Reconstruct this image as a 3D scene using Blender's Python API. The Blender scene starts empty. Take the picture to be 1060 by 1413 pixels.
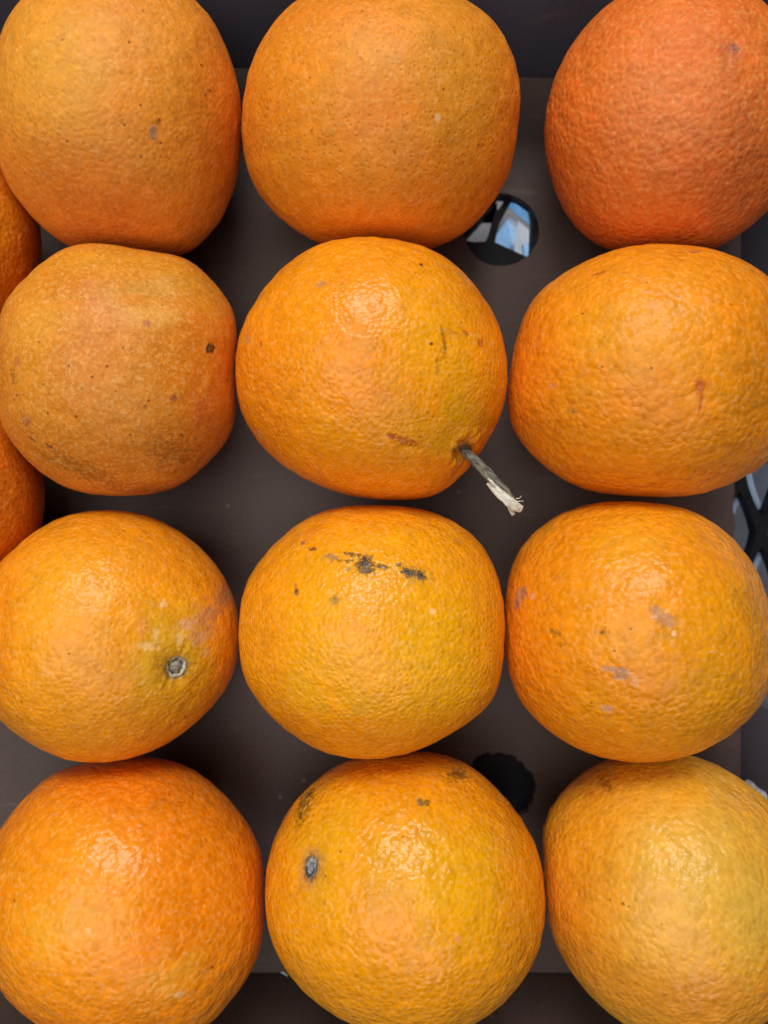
import bpy, bmesh, math, random
import numpy as np
from mathutils import Vector, Matrix
from mathutils.bvhtree import BVHTree

# ------------------------------------------------------------------ camera, world, lamps, exposure
scene = bpy.context.scene
H = 0.271                     # camera height above the tray floor (m)
F = 1063.0                    # focal length in pixels of the 1060 x 1413 photograph
CX, CY = 530.0, 706.5

cam_data = bpy.data.cameras.new("camera")
cam_data.sensor_fit = 'HORIZONTAL'
cam_data.sensor_width = 36.0
cam_data.lens = 36.0 * F / 1060.0
cam_data.clip_start = 0.01
cam_data.clip_end = 50.0
cam_data.dof.use_dof = True
cam_data.dof.focus_distance = 0.205
cam_data.dof.aperture_fstop = 13.0
cam = bpy.data.objects.new("camera", cam_data)
scene.collection.objects.link(cam)
cam.location = (0, 0, H)
cam.rotation_euler = (0, 0, 0)
scene.camera = cam

world = bpy.data.worlds.new("World")
scene.world = world
world.use_nodes = True
wbg = world.node_tree.nodes["Background"]
wbg.inputs[0].default_value = (0.80, 0.86, 1.0, 1)
wbg.inputs[1].default_value = 0.015


def area_lamp(name, loc, target, sx, sy, energy, color):
    ld = bpy.data.lights.new(name, 'AREA')
    ld.shape = 'RECTANGLE'
    ld.size, ld.size_y, ld.energy, ld.color = sx, sy, energy, color
    lo = bpy.data.objects.new(name, ld)
    scene.collection.objects.link(lo)
    lo.location = loc
    d = Vector(target) - Vector(loc)
    lo.rotation_euler = d.to_track_quat('-Z', 'Y').to_euler()
    return lo


# shop front light from beyond the top edge, ceiling light overhead, cool light from behind the viewer
area_lamp("shop_window_light", (-0.06, 1.20, 1.25), (0, -0.05, 0.03), 0.80, 0.55, 22.0, (1.0, 0.97, 0.92))
area_lamp("ceiling_light", (-0.34, -0.08, 1.25), (0, -0.05, 0), 1.0, 1.0, 10.5, (1.0, 0.96, 0.90))
area_lamp("cool_back_light", (0.20, -0.75, 0.95), (0.05, 0.14, 0.03), 0.6, 0.4, 2.2, (0.60, 0.66, 1.0))
# added low lamp standing in for daylight under and beside the crate
area_lamp("low_side_fill", (0.75, 0.18, -0.02), (0.10, 0.05, -0.08), 0.8, 0.12, 4.0, (0.72, 0.86, 1.0))

scene.view_settings.view_transform = 'Standard'
scene.view_settings.look = 'None'
scene.view_settings.exposure = -0.04
scene.view_settings.gamma = 1.0
scene.view_settings.use_curve_mapping = False
scene.render.engine = 'CYCLES'
scene.cycles.use_denoising = True
scene.cycles.max_bounces = 5


# ------------------------------------------------------------------ helpers
def lin(r, g, b):
    def f(c):
        c /= 255.0
        return c / 12.92 if c <= 0.04045 else ((c + 0.055) / 1.055) ** 2.4
    return (f(r), f(g), f(b), 1.0)


def at(x, y, z):
    """point of the place at height z that the photograph shows at pixel (x, y)"""
    k = (H - z) / F
    return Vector(((x - CX) * k, (CY - y) * k, z))


def link(name, me, mats, parent=None, smooth=False):
    o = bpy.data.objects.new(name, me)
    scene.collection.objects.link(o)
    if not isinstance(mats, (list, tuple)):
        mats = [mats]
    for m in mats:
        me.materials.append(m)
    if parent is not None:
        o.parent = parent
    if smooth:
        for p in me.polygons:
            p.use_smooth = True
    return o


def mesh_of(name, verts, faces):
    me = bpy.data.meshes.new(name)
    me.from_pydata([tuple(v) for v in verts], [], faces)
    me.update()
    return me


def tag(o, label=None, cat=None, group=None, kind=None):
    if label: o['label'] = label
    if cat: o['category'] = cat
    if group: o['group'] = group
    if kind: o['kind'] = kind
    return o


def empty(name, loc):
    o = bpy.data.objects.new(name, None)
    o.empty_display_size = 0.01
    scene.collection.objects.link(o)
    o.location = loc
    return o


def N(nt, kind, **kw):
    n = nt.nodes.new(kind)
    for k, v in kw.items():
        setattr(n, k, v)
    return n


def new_mat(name):
    m = bpy.data.materials.new(name)
    m.use_nodes = True
    nt = m.node_tree
    return m, nt, nt.nodes["Principled BSDF"]


def math_node(nt, op, a, b=None, c=None, clamp=False):
    n = N(nt, 'ShaderNodeMath', operation=op)
    n.use_clamp = clamp
    for i, v in enumerate((a, b, c)):
        if v is None:
            continue
        if isinstance(v, (int, float)):
            n.inputs[i].default_value = v
        else:
            nt.links.new(v, n.inputs[i])
    return n.outputs[0]


def map_range(nt, v, a, b, c=0.0, d=1.0, smooth=True):
    n = N(nt, 'ShaderNodeMapRange')
    n.interpolation_type = 'SMOOTHSTEP' if smooth else 'LINEAR'
    n.clamp = True
    nt.links.new(v, n.inputs['Value'])
    for k, q in (('From Min', a), ('From Max', b), ('To Min', c), ('To Max', d)):
        n.inputs[k].default_value = q
    return n.outputs['Result']


def mix_col(nt, fac, a, b, blend='MIX'):
    n = N(nt, 'ShaderNodeMix', data_type='RGBA', blend_type=blend)
    if isinstance(fac, (int, float)):
        n.inputs['Factor'].default_value = fac
    else:
        nt.links.new(fac, n.inputs['Factor'])
    for nm, v in (('A', a), ('B', b)):
        s = [i for i in n.inputs if i.name == nm and i.type == 'RGBA'][0]
        if isinstance(v, tuple):
            s.default_value = v
        else:
            nt.links.new(v, s)
    return [o for o in n.outputs if o.type == 'RGBA'][0]


def noise(nt, vec, scale, detail=2.0, rough=0.5, dist=0.0, out='Fac'):
    n = N(nt, 'ShaderNodeTexNoise')
    nt.links.new(vec, n.inputs['Vector'])
    n.inputs['Scale'].default_value = scale
    n.inputs['Detail'].default_value = detail
    n.inputs['Roughness'].default_value = rough
    n.inputs['Distortion'].default_value = dist
    return n.outputs[out]


def voronoi(nt, vec, scale, feature='F1', rnd=1.0, smooth=0.3, out='Distance'):
    n = N(nt, 'ShaderNodeTexVoronoi', feature=feature)
    nt.links.new(vec, n.inputs['Vector'])
    n.inputs['Scale'].default_value = scale
    n.inputs['Randomness'].default_value = rnd
    if feature == 'SMOOTH_F1':
        n.inputs['Smoothness'].default_value = smooth
    return n.outputs[out]


# ------------------------------------------------------------------ plain materials
def simple_mat(name, col, rough, bump_scale=0, bump_dist=0.0, var=0.0, spec=0.5, var_scale=150):
    m, nt, b = new_mat(name)
    tc = N(nt, 'ShaderNodeTexCoord').outputs['Object']
    b.inputs['Roughness'].default_value = rough
    b.inputs['Specular IOR Level'].default_value = spec
    if var:
        n = noise(nt, tc, var_scale, 4, 0.6)
        lo = tuple(c * (1 - var) for c in col[:3]) + (1,)
        hi = tuple(min(1, c * (1 + var)) for c in col[:3]) + (1,)
        nt.links.new(mix_col(nt, map_range(nt, n, 0.3, 0.7), lo, hi), b.inputs['Base Color'])
    else:
        b.inputs['Base Color'].default_value = col
    if bump_scale:
        n = noise(nt, tc, bump_scale, 4, 0.6)
        bp = N(nt, 'ShaderNodeBump')
        bp.inputs['Distance'].default_value = bump_dist
        nt.links.new(n, bp.inputs['Height'])
        nt.links.new(bp.outputs[0], b.inputs['Normal'])
    return m


def cardboard_mat(name, ca, cb):
    m, nt, b = new_mat(name)
    tc = N(nt, 'ShaderNodeTexCoord').outputs['Object']
    big = noise(nt, tc, 14, 3, 0.6)
    fine = noise(nt, tc, 900, 3, 0.7)
    col = mix_col(nt, map_range(nt, big, 0.3, 0.7), ca, cb)
    col = mix_col(nt, map_range(nt, fine, 0.35, 0.75, 0.0, 0.25), col, (0.10, 0.085, 0.08, 1))
    # sparse pale dust and short fibres pressed into the board
    dust = voronoi(nt, tc, 110)
    keep = voronoi(nt, tc, 110, out='Color')
    sep = N(nt, 'ShaderNodeSeparateColor'); nt.links.new(keep, sep.inputs[0])
    dm = math_node(nt, 'MULTIPLY', map_range(nt, dust, 0.10, 0.03), map_range(nt, sep.outputs[0], 0.82, 0.84))
    col = mix_col(nt, math_node(nt, 'MULTIPLY', dm, 0.3), col, (0.35, 0.32, 0.30, 1))
    mp = N(nt, 'ShaderNodeMapping'); nt.links.new(tc, mp.inputs[0])
    mp.inputs['Scale'].default_value = (1, 9, 1); mp.inputs['Rotation'].default_value = (0, 0, 0.12)
    fib = noise(nt, mp.outputs[0], 30, 5, 0.75, 0.4)
    col = mix_col(nt, map_range(nt, fib, 0.58, 0.70, 0, 0.5), col, (0.13, 0.10, 0.092, 1))
    nt.links.new(col, b.inputs['Base Color'])
    b.inputs['Roughness'].default_value = 0.45
    b.inputs['Specular IOR Level'].default_value = 0.3
    bp = N(nt, 'ShaderNodeBump'); bp.inputs['Distance'].default_value = 0.00012
    nt.links.new(fine, bp.inputs['Height']); nt.links.new(bp.outputs[0], b.inputs['Normal'])
    return m


M_CARD = cardboard_mat("brown_grey_cardboard", (0.054, 0.034, 0.028, 1), (0.078, 0.050, 0.043, 1))
M_CARD_COOLCAST = cardboard_mat("cardboard_cool_cast", (0.066, 0.066, 0.090, 1), (0.084, 0.082, 0.110, 1))  # bluish cast on the top and right walls put into the board colour
M_CARDEDGE = simple_mat("torn_paper_white", lin(190, 190, 192), 0.8, 1500, 0.0002, 0.2)
M_CRATE = simple_mat("black_crate_plastic", (0.006, 0.0065, 0.009, 1), 0.5, 600, 0.0001, 0.3, 0.15)
M_BEVEL_SHEEN = simple_mat("skylight_sheen_blue", lin(150, 185, 215), 0.4, 0, 0, 0.1)
M_GROUND = simple_mat("pale_ground", lin(190, 186, 192), 0.7, 200, 0.0003, 0.08, var_scale=40)
M_STANDIN_W = simple_mat("stand_in_white", lin(235, 230, 230), 0.4, 0, 0, 0.06)
M_STANDIN_B = simple_mat("stand_in_blue", lin(120, 185, 235), 0.35, 0, 0, 0.15)
M_BUTTON = simple_mat("dry_calyx", lin(136, 132, 118), 0.55, 1800, 0.0002, 0.3, var_scale=900)
M_BUTTON_D = simple_mat("dry_calyx_dark", lin(146, 146, 148), 0.45, 1800, 0.0006, 0.5, var_scale=900)
M_BUTTON_DRIM = simple_mat("dry_calyx_dark_rim", lin(66, 64, 68), 0.5, 1800, 0.0004, 0.3, var_scale=900)
M_CALYX = simple_mat("brown_calyx", lin(92, 66, 44), 0.7, 1500, 0.0006, 0.5, var_scale=900)
M_BUTTON_RIM = simple_mat("dry_calyx_rim", lin(172, 174, 160), 0.5, 1800, 0.0002, 0.2, var_scale=900)


def bark_mat():
    m, nt, b = new_mat("grey_twig_bark")
    tc = N(nt, 'ShaderNodeTexCoord').outputs['Object']
    mp = N(nt, 'ShaderNodeMapping'); nt.links.new(tc, mp.inputs[0])
    mp.inputs['Rotation'].default_value = (0, 0, math.radians(46))
    m2 = N(nt, 'ShaderNodeMapping'); nt.links.new(mp.outputs[0], m2.inputs[0]); m2.inputs['Scale'].default_value = (0.14, 1, 1)
    mp = m2
    s = noise(nt, mp.outputs[0], 1500, 4, 0.65)
    col = mix_col(nt, map_range(nt, s, 0.35, 0.65), lin(62, 56, 48), lin(128, 126, 112))
    nt.links.new(col, b.inputs['Base Color'])
    b.inputs['Roughness'].default_value = 0.8
    bp = N(nt, 'ShaderNodeBump'); bp.inputs['Distance'].default_value = 0.0006
    nt.links.new(s, bp.inputs['Height']); nt.links.new(bp.outputs[0], b.inputs['Normal'])
    return m


def wood_mat():
    m, nt, b = new_mat("pale_split_wood")
    tc = N(nt, 'ShaderNodeTexCoord').outputs['Object']
    mp = N(nt, 'ShaderNodeMapping'); nt.links.new(tc, mp.inputs[0])
    mp.inputs['Rotation'].default_value = (0, 0, math.radians(40))
    m2 = N(nt, 'ShaderNodeMapping'); nt.links.new(mp.outputs[0], m2.inputs[0]); m2.inputs['Scale'].default_value = (0.14, 1, 1)
    mp = m2
    s = noise(nt, mp.outputs[0], 2200, 4, 0.65)
    col = mix_col(nt, map_range(nt, s, 0.38, 0.62), lin(196, 186, 160), lin(236, 234, 220))
    nt.links.new(col, b.inputs['Base Color'])
    b.inputs['Roughness'].default_value = 0.75
    bp = N(nt, 'ShaderNodeBump'); bp.inputs['Distance'].default_value = 0.0005
    nt.links.new(s, bp.inputs['Height']); nt.links.new(bp.outputs[0], b.inputs['Normal'])
    return m


M_BARK = bark_mat()
M_WOOD = wood_mat()

# ------------------------------------------------------------------ ground, crate, tray
def plate(name, outer, holes, z0, z1, mats, parent=None):
    """flat slab with an outline and holes, real thickness"""
    bm = bmesh.new()
    edges = []
    for loop in [outer] + holes:
        vs = [bm.verts.new((p[0], p[1], z1)) for p in loop]
        for i in range(len(vs)):
            edges.append(bm.edges.new((vs[i], vs[(i + 1) % len(vs)])))
    res = bmesh.ops.triangle_fill(bm, use_beauty=True, use_dissolve=False, edges=edges, normal=(0, 0, 1))
    top = [f for f in bm.faces]
    for f in top:
        f.normal_update()
        if f.normal.z < 0:
            f.normal_flip()
    ext = bmesh.ops.extrude_face_region(bm, geom=top)
    for g in ext['geom']:
        if isinstance(g, bmesh.types.BMVert):
            g.co.z = z1
    for f in top:
        if f.is_valid:
            pass
    # the original faces become the underside
    done = set(g for g in ext['geom'] if isinstance(g, bmesh.types.BMFace))
    low = set()
    for f in bm.faces:
        if f not in done and abs(f.normal.z) > 0.5 and f.calc_area() > 0:
            for v in f.verts:
                low.add(v)
    newv = set(g for g in ext['geom'] if isinstance(g, bmesh.types.BMVert))
    for v in bm.verts:
        if v not in newv:
            v.co.z = z0
    bmesh.ops.recalc_face_normals(bm, faces=bm.faces)
    me = bpy.data.meshes.new(name)
    bm.to_mesh(me); bm.free()
    return link(name, me, mats, parent)


GZ = -0.09
gp = 2.0
ground = link("ground", mesh_of("ground", [(-gp, -gp, GZ), (gp, -gp, GZ), (gp, gp, GZ), (-gp, gp, GZ)], [(0, 1, 2, 3)]), M_GROUND)
tag(ground, kind='structure')

rng = random.Random(5)


def jag(points, amp, n=4, seed=1):
    r = random.Random(seed)
    out = []
    for i in range(len(points)):
        a, b = Vector(points[i][:2]), Vector(points[(i + 1) % len(points)][:2])
        for k in range(n):
            p = a.lerp(b, k / n)
            out.append((p.x + r.uniform(-amp, amp), p.y + r.uniform(-amp, amp)))
    return out


# the black crate that the tray stands in: a slab with openings, on four feet
CZ1, CZ0 = -0.0040, -0.0095
crate = empty("plastic_crate", (0, 0, GZ))
tag(crate, "black plastic lattice crate base showing through the gap at the tray's right edge", "crate")
openings = []
for j in range(-1, 2):
    for i in range(0, 2):
        openings.append((1021 + 62 * i, 735 + 156 * j))
        openings.append((1052 + 62 * i, 811 + 156 * j))
loops = []
for (ox, oy) in openings:
    pts = []
    for a in range(20):
        t = 2 * math.pi * a / 20
        c, s = math.cos(t), math.sin(t)
        k = 1.0 / (abs(c) ** 1.25 + abs(s) ** 1.25) ** (1 / 1.25)
        p = at(ox + 22.5 * c * k, oy - 57 * s * k, CZ1)
        pts.append((p.x, p.y))
    loops.append(pts)
P1 = [(709, 271), (716, 273), (733, 285), (735, 300), (733, 351), (729, 355), (683, 334), (690, 306), (701, 285)]
P2 = [(640, 331), (668, 300), (688, 279), (681, 300), (676, 320), (670, 333), (655, 334)]
P3 = [(684, 277), (690, 269), (699, 270), (694, 280), (687, 290)]
under = [[tuple(at(x, y, CZ1))[:2] for (x, y) in P] for P in (P1, P2, P3)]
cr_outer = [(-0.22, -0.20), (0.19, -0.20), (0.19, 0.20), (-0.22, 0.20)]
base = plate("lattice_base", cr_outer, loops + under, CZ0, CZ1, M_CRATE, crate)
base.location = (0, 0, -GZ)
for (x, y) in ((-0.21, -0.19), (0.18, -0.19), (0.18, 0.19), (-0.21, 0.19)):
    bm = bmesh.new()
    bmesh.ops.create_cone(bm, cap_ends=True, segments=16, radius1=0.007, radius2=0.009, depth=-GZ + CZ0 - 0.0002)
    me = bpy.data.meshes.new("foot"); bm.to_mesh(me); bm.free()
    f = link("foot", me, M_CRATE, crate)
    f.location = (x, y, (-GZ + CZ0) / 2)
# sloping edges, skylight sheen put into their colour, on the left side of each opening that shows beside the tray
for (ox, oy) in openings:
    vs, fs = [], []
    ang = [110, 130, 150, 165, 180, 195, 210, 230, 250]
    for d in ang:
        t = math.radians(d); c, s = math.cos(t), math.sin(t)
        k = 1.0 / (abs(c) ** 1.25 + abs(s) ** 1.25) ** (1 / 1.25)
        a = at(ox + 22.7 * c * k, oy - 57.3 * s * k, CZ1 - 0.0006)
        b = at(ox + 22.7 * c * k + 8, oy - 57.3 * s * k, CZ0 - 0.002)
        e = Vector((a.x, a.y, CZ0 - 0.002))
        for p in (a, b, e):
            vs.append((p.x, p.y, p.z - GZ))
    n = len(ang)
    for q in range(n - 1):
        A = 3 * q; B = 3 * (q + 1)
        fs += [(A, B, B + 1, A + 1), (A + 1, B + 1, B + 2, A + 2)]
    link("rib_edge", mesh_of("rib_edge", vs, fs), M_BEVEL_SHEEN, crate)

# bright facets under the hole
stand_in = empty("bright_stand_in", at(715, 315, GZ))  # added, standing in for skylit ribs and pale ground below
tag(stand_in, "added blue and white facets standing in for lit ribs and ground below the upper round hole", "stand-in")


def facet(name, pts, mat, parent, thick=0.0006):
    ps = [Vector(p) for p in pts]
    n = (ps[1] - ps[0]).cross(ps[2] - ps[0]).normalized()
    if n.z < 0:
        n = -n
    o = Vector(parent.location)
    vs = [p - o for p in ps] + [p - n * thick - o for p in ps]
    k = len(ps)
    fs = [tuple(range(k)), tuple(range(2 * k - 1, k - 1, -1))]
    fs += [(i, (i + 1) % k, k + (i + 1) % k, k + i) for i in range(k)]
    me = mesh_of(name, vs, fs)
    bm = bmesh.new(); bm.from_mesh(me); bmesh.ops.recalc_face_normals(bm, faces=bm.faces); bm.to_mesh(me); bm.free()
    return link(name, me, mat, parent)


facet("white_facet", [at(704, 296, -0.030), at(732, 318, -0.046), at(733, 362, -0.046), at(676, 334, -0.030)], M_STANDIN_W, stand_in)
facet("blue_facet", [at(706, 262, -0.014), at(741, 284, -0.034), at(732, 310, -0.036), at(701, 286, -0.016)], M_STANDIN_B, stand_in)
facet("pale_blue_facet", [at(700, 302, -0.026), at(712, 318, -0.030), at(709, 350, -0.030), at(676, 337, -0.022)], M_STANDIN_B, stand_in)
facet("crease", [at(722, 338, -0.028), at(738, 330, -0.033), at(738, 360, -0.033), at(724, 356, -0.028)], M_STANDIN_B, stand_in)
# added support from the facets down to the ground
facet("support_facet", [at(726, 330, -0.047), at(733, 362, -0.047), at(735, 362, GZ + 0.001), at(728, 330, GZ + 0.001)], M_STANDIN_W, stand_in)

# the cardboard tray
tray = empty("cardboard_tray", (0, 0, 0))
tag(tray, "dark grey-brown cardboard tray with round holes that the oranges stand in", "tray")
XL, XR, YB, YT = -0.205, 0.1255, -0.1620, 0.1535
corners = [(XL, YB), (XR, YB), (XR, YT - 0.0030), (XL, YT + 0.0075)]
# floor outline with the torn notch on the right
e0, e1 = at(1013, 968, 0), at(1013, 572, 0)
notch = []
r2 = random.Random(11)
nn = 60
for i in range(nn + 1):
    y = e0.y + (e1.y - e0.y) * i / nn
    notch.append((e0.x + r2.uniform(-0.0003, 0.0003) + 0.0002 * math.sin(i * 0.9), y))
outer = [corners[0], corners[1], (XR, e0.y)] + notch + [(XR, e1.y), corners[2], corners[3]]


def round_hole(cx, cy, rx, ry, amp, seed, n=72):
    r = random.Random(seed)
    ph = [r.uniform(0, 6.28) for _ in range(4)]
    out = []
    for i in range(n):
        t = 2 * math.pi * i / n
        k = 1 + amp * (0.5 * math.sin(3 * t + ph[0]) + 0.35 * math.sin(7 * t + ph[1]) + 0.3 * math.sin(17 * t + ph[2])) + r.uniform(-amp, amp) * 0.5
        p = at(cx + rx * k * math.cos(t), cy - ry * k * math.sin(t), 0)
        out.append((p.x, p.y))
    return out


hole_a = round_hole(692, 317, 52, 50, 0.012, 3)
hole_b = round_hole(688, 1089, 50, 51, 0.06, 8, 110)
hole_c = round_hole(310, 1090, 45, 45, 0.02, 9)
floor = plate("tray_floor", outer, [hole_a, hole_b], -0.0036, 0.0, M_CARD, tray)

WH, SL = 0.072, 0.30
outs = [(0, -1), (1, 0), (0, 1), (-1, 0)]
tops = []
for (x, y), (sx, sy) in zip(corners, ((-1, -1), (1, -1), (1, 1), (-1, 1))):
    tops.append((x + sx * SL * WH, y + sy * SL * WH))


def wall_piece(bm, i, t0, t1, h0, h1):
    a, b = Vector(corners[i]), Vector(corners[(i + 1) % 4])
    ta, tb = Vector(tops[i]), Vector(tops[(i + 1) % 4])
    n = Vector(outs[i])
    lo0, hi0 = a.lerp(b, t0), ta.lerp(tb, t0)
    lo1, hi1 = a.lerp(b, t1), ta.lerp(tb, t1)

    def P(l, hgh, h, off):
        p = l.lerp(hgh, h) + n * off
        return bm.verts.new((p.x, p.y, h * WH if h > 0 else -0.0036))
    m = max(2, int(abs(t1 - t0) * 40))
    prev = None
    for k in range(m + 1):
        s = k / m
        l, hgh = lo0.lerp(lo1, s), hi0.lerp(hi1, s)
        ring = [P(l, hgh, h0, 0.0003), P(l, hgh, h1, 0.0003), P(l, hgh, h1, 0.0045), P(l, hgh, h0, 0.0045)]
        if prev:
            for q in range(4):
                bm.faces.new((prev[q], prev[(q + 1) % 4], ring[(q + 1) % 4], ring[q]))
        else:
            bm.faces.new(ring)
        prev = ring
    bm.faces.new(prev[::-1])


span = corners[2][1] - corners[1][1]
n0 = (at(1020, 962, 0).y - corners[1][1]) / span
n1 = (at(1020, 578, 0).y - corners[1][1]) / span
for i in range(4):
    bm = bmesh.new()
    if i == 1:
        wall_piece(bm, i, 0, n0, 0, 1)
        wall_piece(bm, i, n1, 1, 0, 1)
        wall_piece(bm, i, n0 + 0.0005, n1 - 0.0005, 0.62, 1)
    else:
        wall_piece(bm, i, 0, 1, 0, 1)
    bmesh.ops.recalc_face_normals(bm, faces=bm.faces)
    me = bpy.data.meshes.new("wall"); bm.to_mesh(me); bm.free()
    w = link("wall", me, M_CARD_COOLCAST if i in (1, 2) else M_CARD, tray)


# ------------------------------------------------------------------ oranges
def orange_mat(name, base, dark, patches, rough, pore, bumpd, wrinkle, seed, form, speck=0.5, sss=0.10, pale=0.25, gl=620.0):
    """patches: (centre in object space, (rx, ry, rz), angle, colour, strength, soft, noise amount, noise scale)"""
    m, nt, b = new_mat(name)
    tc = N(nt, 'ShaderNodeTexCoord').outputs['Object']
    off = N(nt, 'ShaderNodeVectorMath', operation='ADD')
    nt.links.new(tc, off.inputs[0]); off.inputs[1].default_value = (seed * 1.37, seed * 0.71, seed * 2.13)
    P = off.outputs[0]
    # warped coordinates so that the glands do not sit on even cells
    wn = noise(nt, P, 330, 0, 0.5, out='Color')
    ws = N(nt, 'ShaderNodeVectorMath', operation='SCALE'); nt.links.new(wn, ws.inputs[0]); ws.inputs['Scale'].default_value = 0.0007
    wp = N(nt, 'ShaderNodeVectorMath', operation='ADD'); nt.links.new(P, wp.inputs[0]); nt.links.new(ws.outputs[0], wp.inputs[1])
    W = wp.outputs[0]
    g1 = voronoi(nt, W, gl, 'F1', 1.0)
    n_mid = noise(nt, P, 340, 2, 0.6)
    n_mid2 = noise(nt, P, 900, 1, 0.5)
    n_big = noise(nt, P, 45, 1, 0.55)
    g1n = g1.node
    sep = N(nt, 'ShaderNodeSeparateColor'); nt.links.new(g1n.outputs['Color'], sep.inputs[0])

    # ---- colour
    vc = N(nt, 'ShaderNodeVertexColor', layer_name='skin_tone')
    col = vc.outputs['Color']
    shared = {}
    scab = None
    for (c, r, ang, pc, st, soft, na, ns) in patches:
        mp = N(nt, 'ShaderNodeMapping', vector_type='TEXTURE')
        nt.links.new(tc, mp.inputs['Vector'])
        mp.inputs['Location'].default_value = c
        mp.inputs['Rotation'].default_value = (0, 0, ang)
        mp.inputs['Scale'].default_value = r
        ln = N(nt, 'ShaderNodeVectorMath', operation='LENGTH'); nt.links.new(mp.outputs[0], ln.inputs[0])
        d = ln.outputs['Value']
        if na:
            ns = 350 if ns < 500 else 800
            if ns not in shared:
                shared[ns] = noise(nt, P, ns, 3, 0.65)
            nz = shared[ns]
            d = math_node(nt, 'ADD', d, math_node(nt, 'MULTIPLY', math_node(nt, 'SUBTRACT', nz, 0.5), na * 4))
        f = map_range(nt, d, 1.0 + soft * 0.5, 1.0 - soft, 0.0, st)
        col = mix_col(nt, f, col, pc)
        if st > 0.94 and pc[0] < 0.09:
            scab = f if scab is None else math_node(nt, 'MAXIMUM', scab, f)
    gland = map_range(nt, g1, 0.12, 0.42)           # 0 in the pit, 1 on the ridge
    ridge = math_node(nt, 'MULTIPLY', gland, map_range(nt, n_mid2, 0.35, 0.7))
    col = mix_col(nt, math_node(nt, 'MULTIPLY', ridge, pale), col, mix_col(nt, 0.55, col, (0.90, 0.50, 0.12, 1)))
    fleck = math_node(nt, 'MULTIPLY', map_range(nt, n_mid2, 0.56, 0.70), map_range(nt, n_mid, 0.40, 0.62))
    col = mix_col(nt, math_node(nt, 'MULTIPLY', fleck, pale * 0.7), col, mix_col(nt, 0.6, col, (0.95, 0.60, 0.28, 1)))
    pit = math_node(nt, 'MULTIPLY', math_node(nt, 'MULTIPLY', map_range(nt, g1, 0.32, 0.05), map_range(nt, sep.outputs[1], 0.42, 0.34)), pore)
    col = mix_col(nt, pit, col, mix_col(nt, 1.0, col, (0.72, 0.52, 0.30, 1), 'MULTIPLY'))
    # sparse dark specks in single glands
    pick = map_range(nt, sep.outputs[0], 0.988, 0.992)
    sp = math_node(nt, 'MULTIPLY', math_node(nt, 'MULTIPLY', map_range(nt, g1, 0.20, 0.08), pick), speck)
    col = mix_col(nt, sp, col, (0.10, 0.03, 0.01, 1))
    jit = map_range(nt, sep.outputs[2], 0.0, 1.0, 0.93, 1.06, smooth=False)
    cj = N(nt, 'ShaderNodeVectorMath', operation='SCALE'); nt.links.new(col, cj.inputs[0]); nt.links.new(jit, cj.inputs['Scale'])
    nt.links.new(cj.outputs[0], b.inputs['Base Color'])
    # ---- gloss
    rr = math_node(nt, 'ADD', math_node(nt, 'MULTIPLY', n_big, 0.14), rough - 0.12)
    rr = math_node(nt, 'ADD', rr, math_node(nt, 'MULTIPLY', n_mid2, 0.10))
    nt.links.new(rr, b.inputs['Roughness'])
    b.inputs['Specular IOR Level'].default_value = 0.37
    b.inputs['IOR'].default_value = 1.45
    # ---- relief
    # glands: packed low domes (form > 0) or small round pits in smooth skin (form < 0), in metres
    if form > 0:
        h = math_node(nt, 'MULTIPLY', map_range(nt, g1, 0.85, 0.0), 0.000165 * form)
    else:
        pitw = map_range(nt, sep.outputs[1], 0.0, 1.0, 0.35, 1.0, smooth=False)
        h = math_node(nt, 'MULTIPLY', math_node(nt, 'MULTIPLY', map_range(nt, g1, 0.48, 0.02), pitw), 0.000115 * form)
    h = math_node(nt, 'ADD', h, math_node(nt, 'MULTIPLY', n_mid, 0.00019 * wrinkle))
    h = math_node(nt, 'ADD', h, math_node(nt, 'MULTIPLY', n_mid2, 0.000060))
    if scab is not None:                            # corky scabs stand a little proud of the peel
        h = math_node(nt, 'ADD', h, math_node(nt, 'MULTIPLY', scab, 0.00030))
    bp = N(nt, 'ShaderNodeBump')
    bp.inputs['Strength'].default_value = 1.0
    bp.inputs['Distance'].default_value = bumpd / 0.00044
    nt.links.new(h, bp.inputs['Height'])
    nt.links.new(bp.outputs[0], b.inputs['Normal'])
    return m


bm = bmesh.new()
bmesh.ops.create_icosphere(bm, subdivisions=7, radius=1.0)
ICO_V = np.array([v.co[:] for v in bm.verts])
ICO_F = np.array([[v.index for v in f.verts] for f in bm.faces], dtype=np.int32)
bm.free()
ICO_V /= np.linalg.norm(ICO_V, axis=1)[:, None]
CAM = np.array([0, 0, H])


def project(p):
    d = H - p[:, 2]
    return np.stack([CX + F * p[:, 0] / d, CY - F * p[:, 1] / d], 1)


def polar(pts, c):
    d = pts - c
    return np.arctan2(-d[:, 1], d[:, 0]), np.hypot(d[:, 0], d[:, 1])


NB = 72
BINS = np.linspace(-math.pi, math.pi, NB, endpoint=False) + math.pi / NB


def smooth_per(a, k):
    for _ in range(k):
        a = 0.25 * np.roll(a, 1) + 0.5 * a + 0.25 * np.roll(a, -1)
    return a


def outline_radii(pts, c):
    t, r = polar(np.array(pts, float), c)
    o = np.argsort(t); t, r = t[o], r[o]
    t = np.concatenate([t - 2 * math.pi, t, t + 2 * math.pi]); r = np.tile(r, 3)
    return smooth_per(np.interp(BINS, t, r), 2)


def silhouette(v, c):
    t, r = polar(project(v), c)
    b = ((t + math.pi) / (2 * math.pi) * NB).astype(int) % NB
    out = np.zeros(NB)
    np.maximum.at(out, b, r)
    return out


def at_angle(t, tab):
    x = (t + math.pi) / (2 * math.pi) * NB - 0.5
    i = np.floor(x).astype(int); f = x - i
    return tab[i % NB] * (1 - f) + tab[(i + 1) % NB] * f


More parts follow.
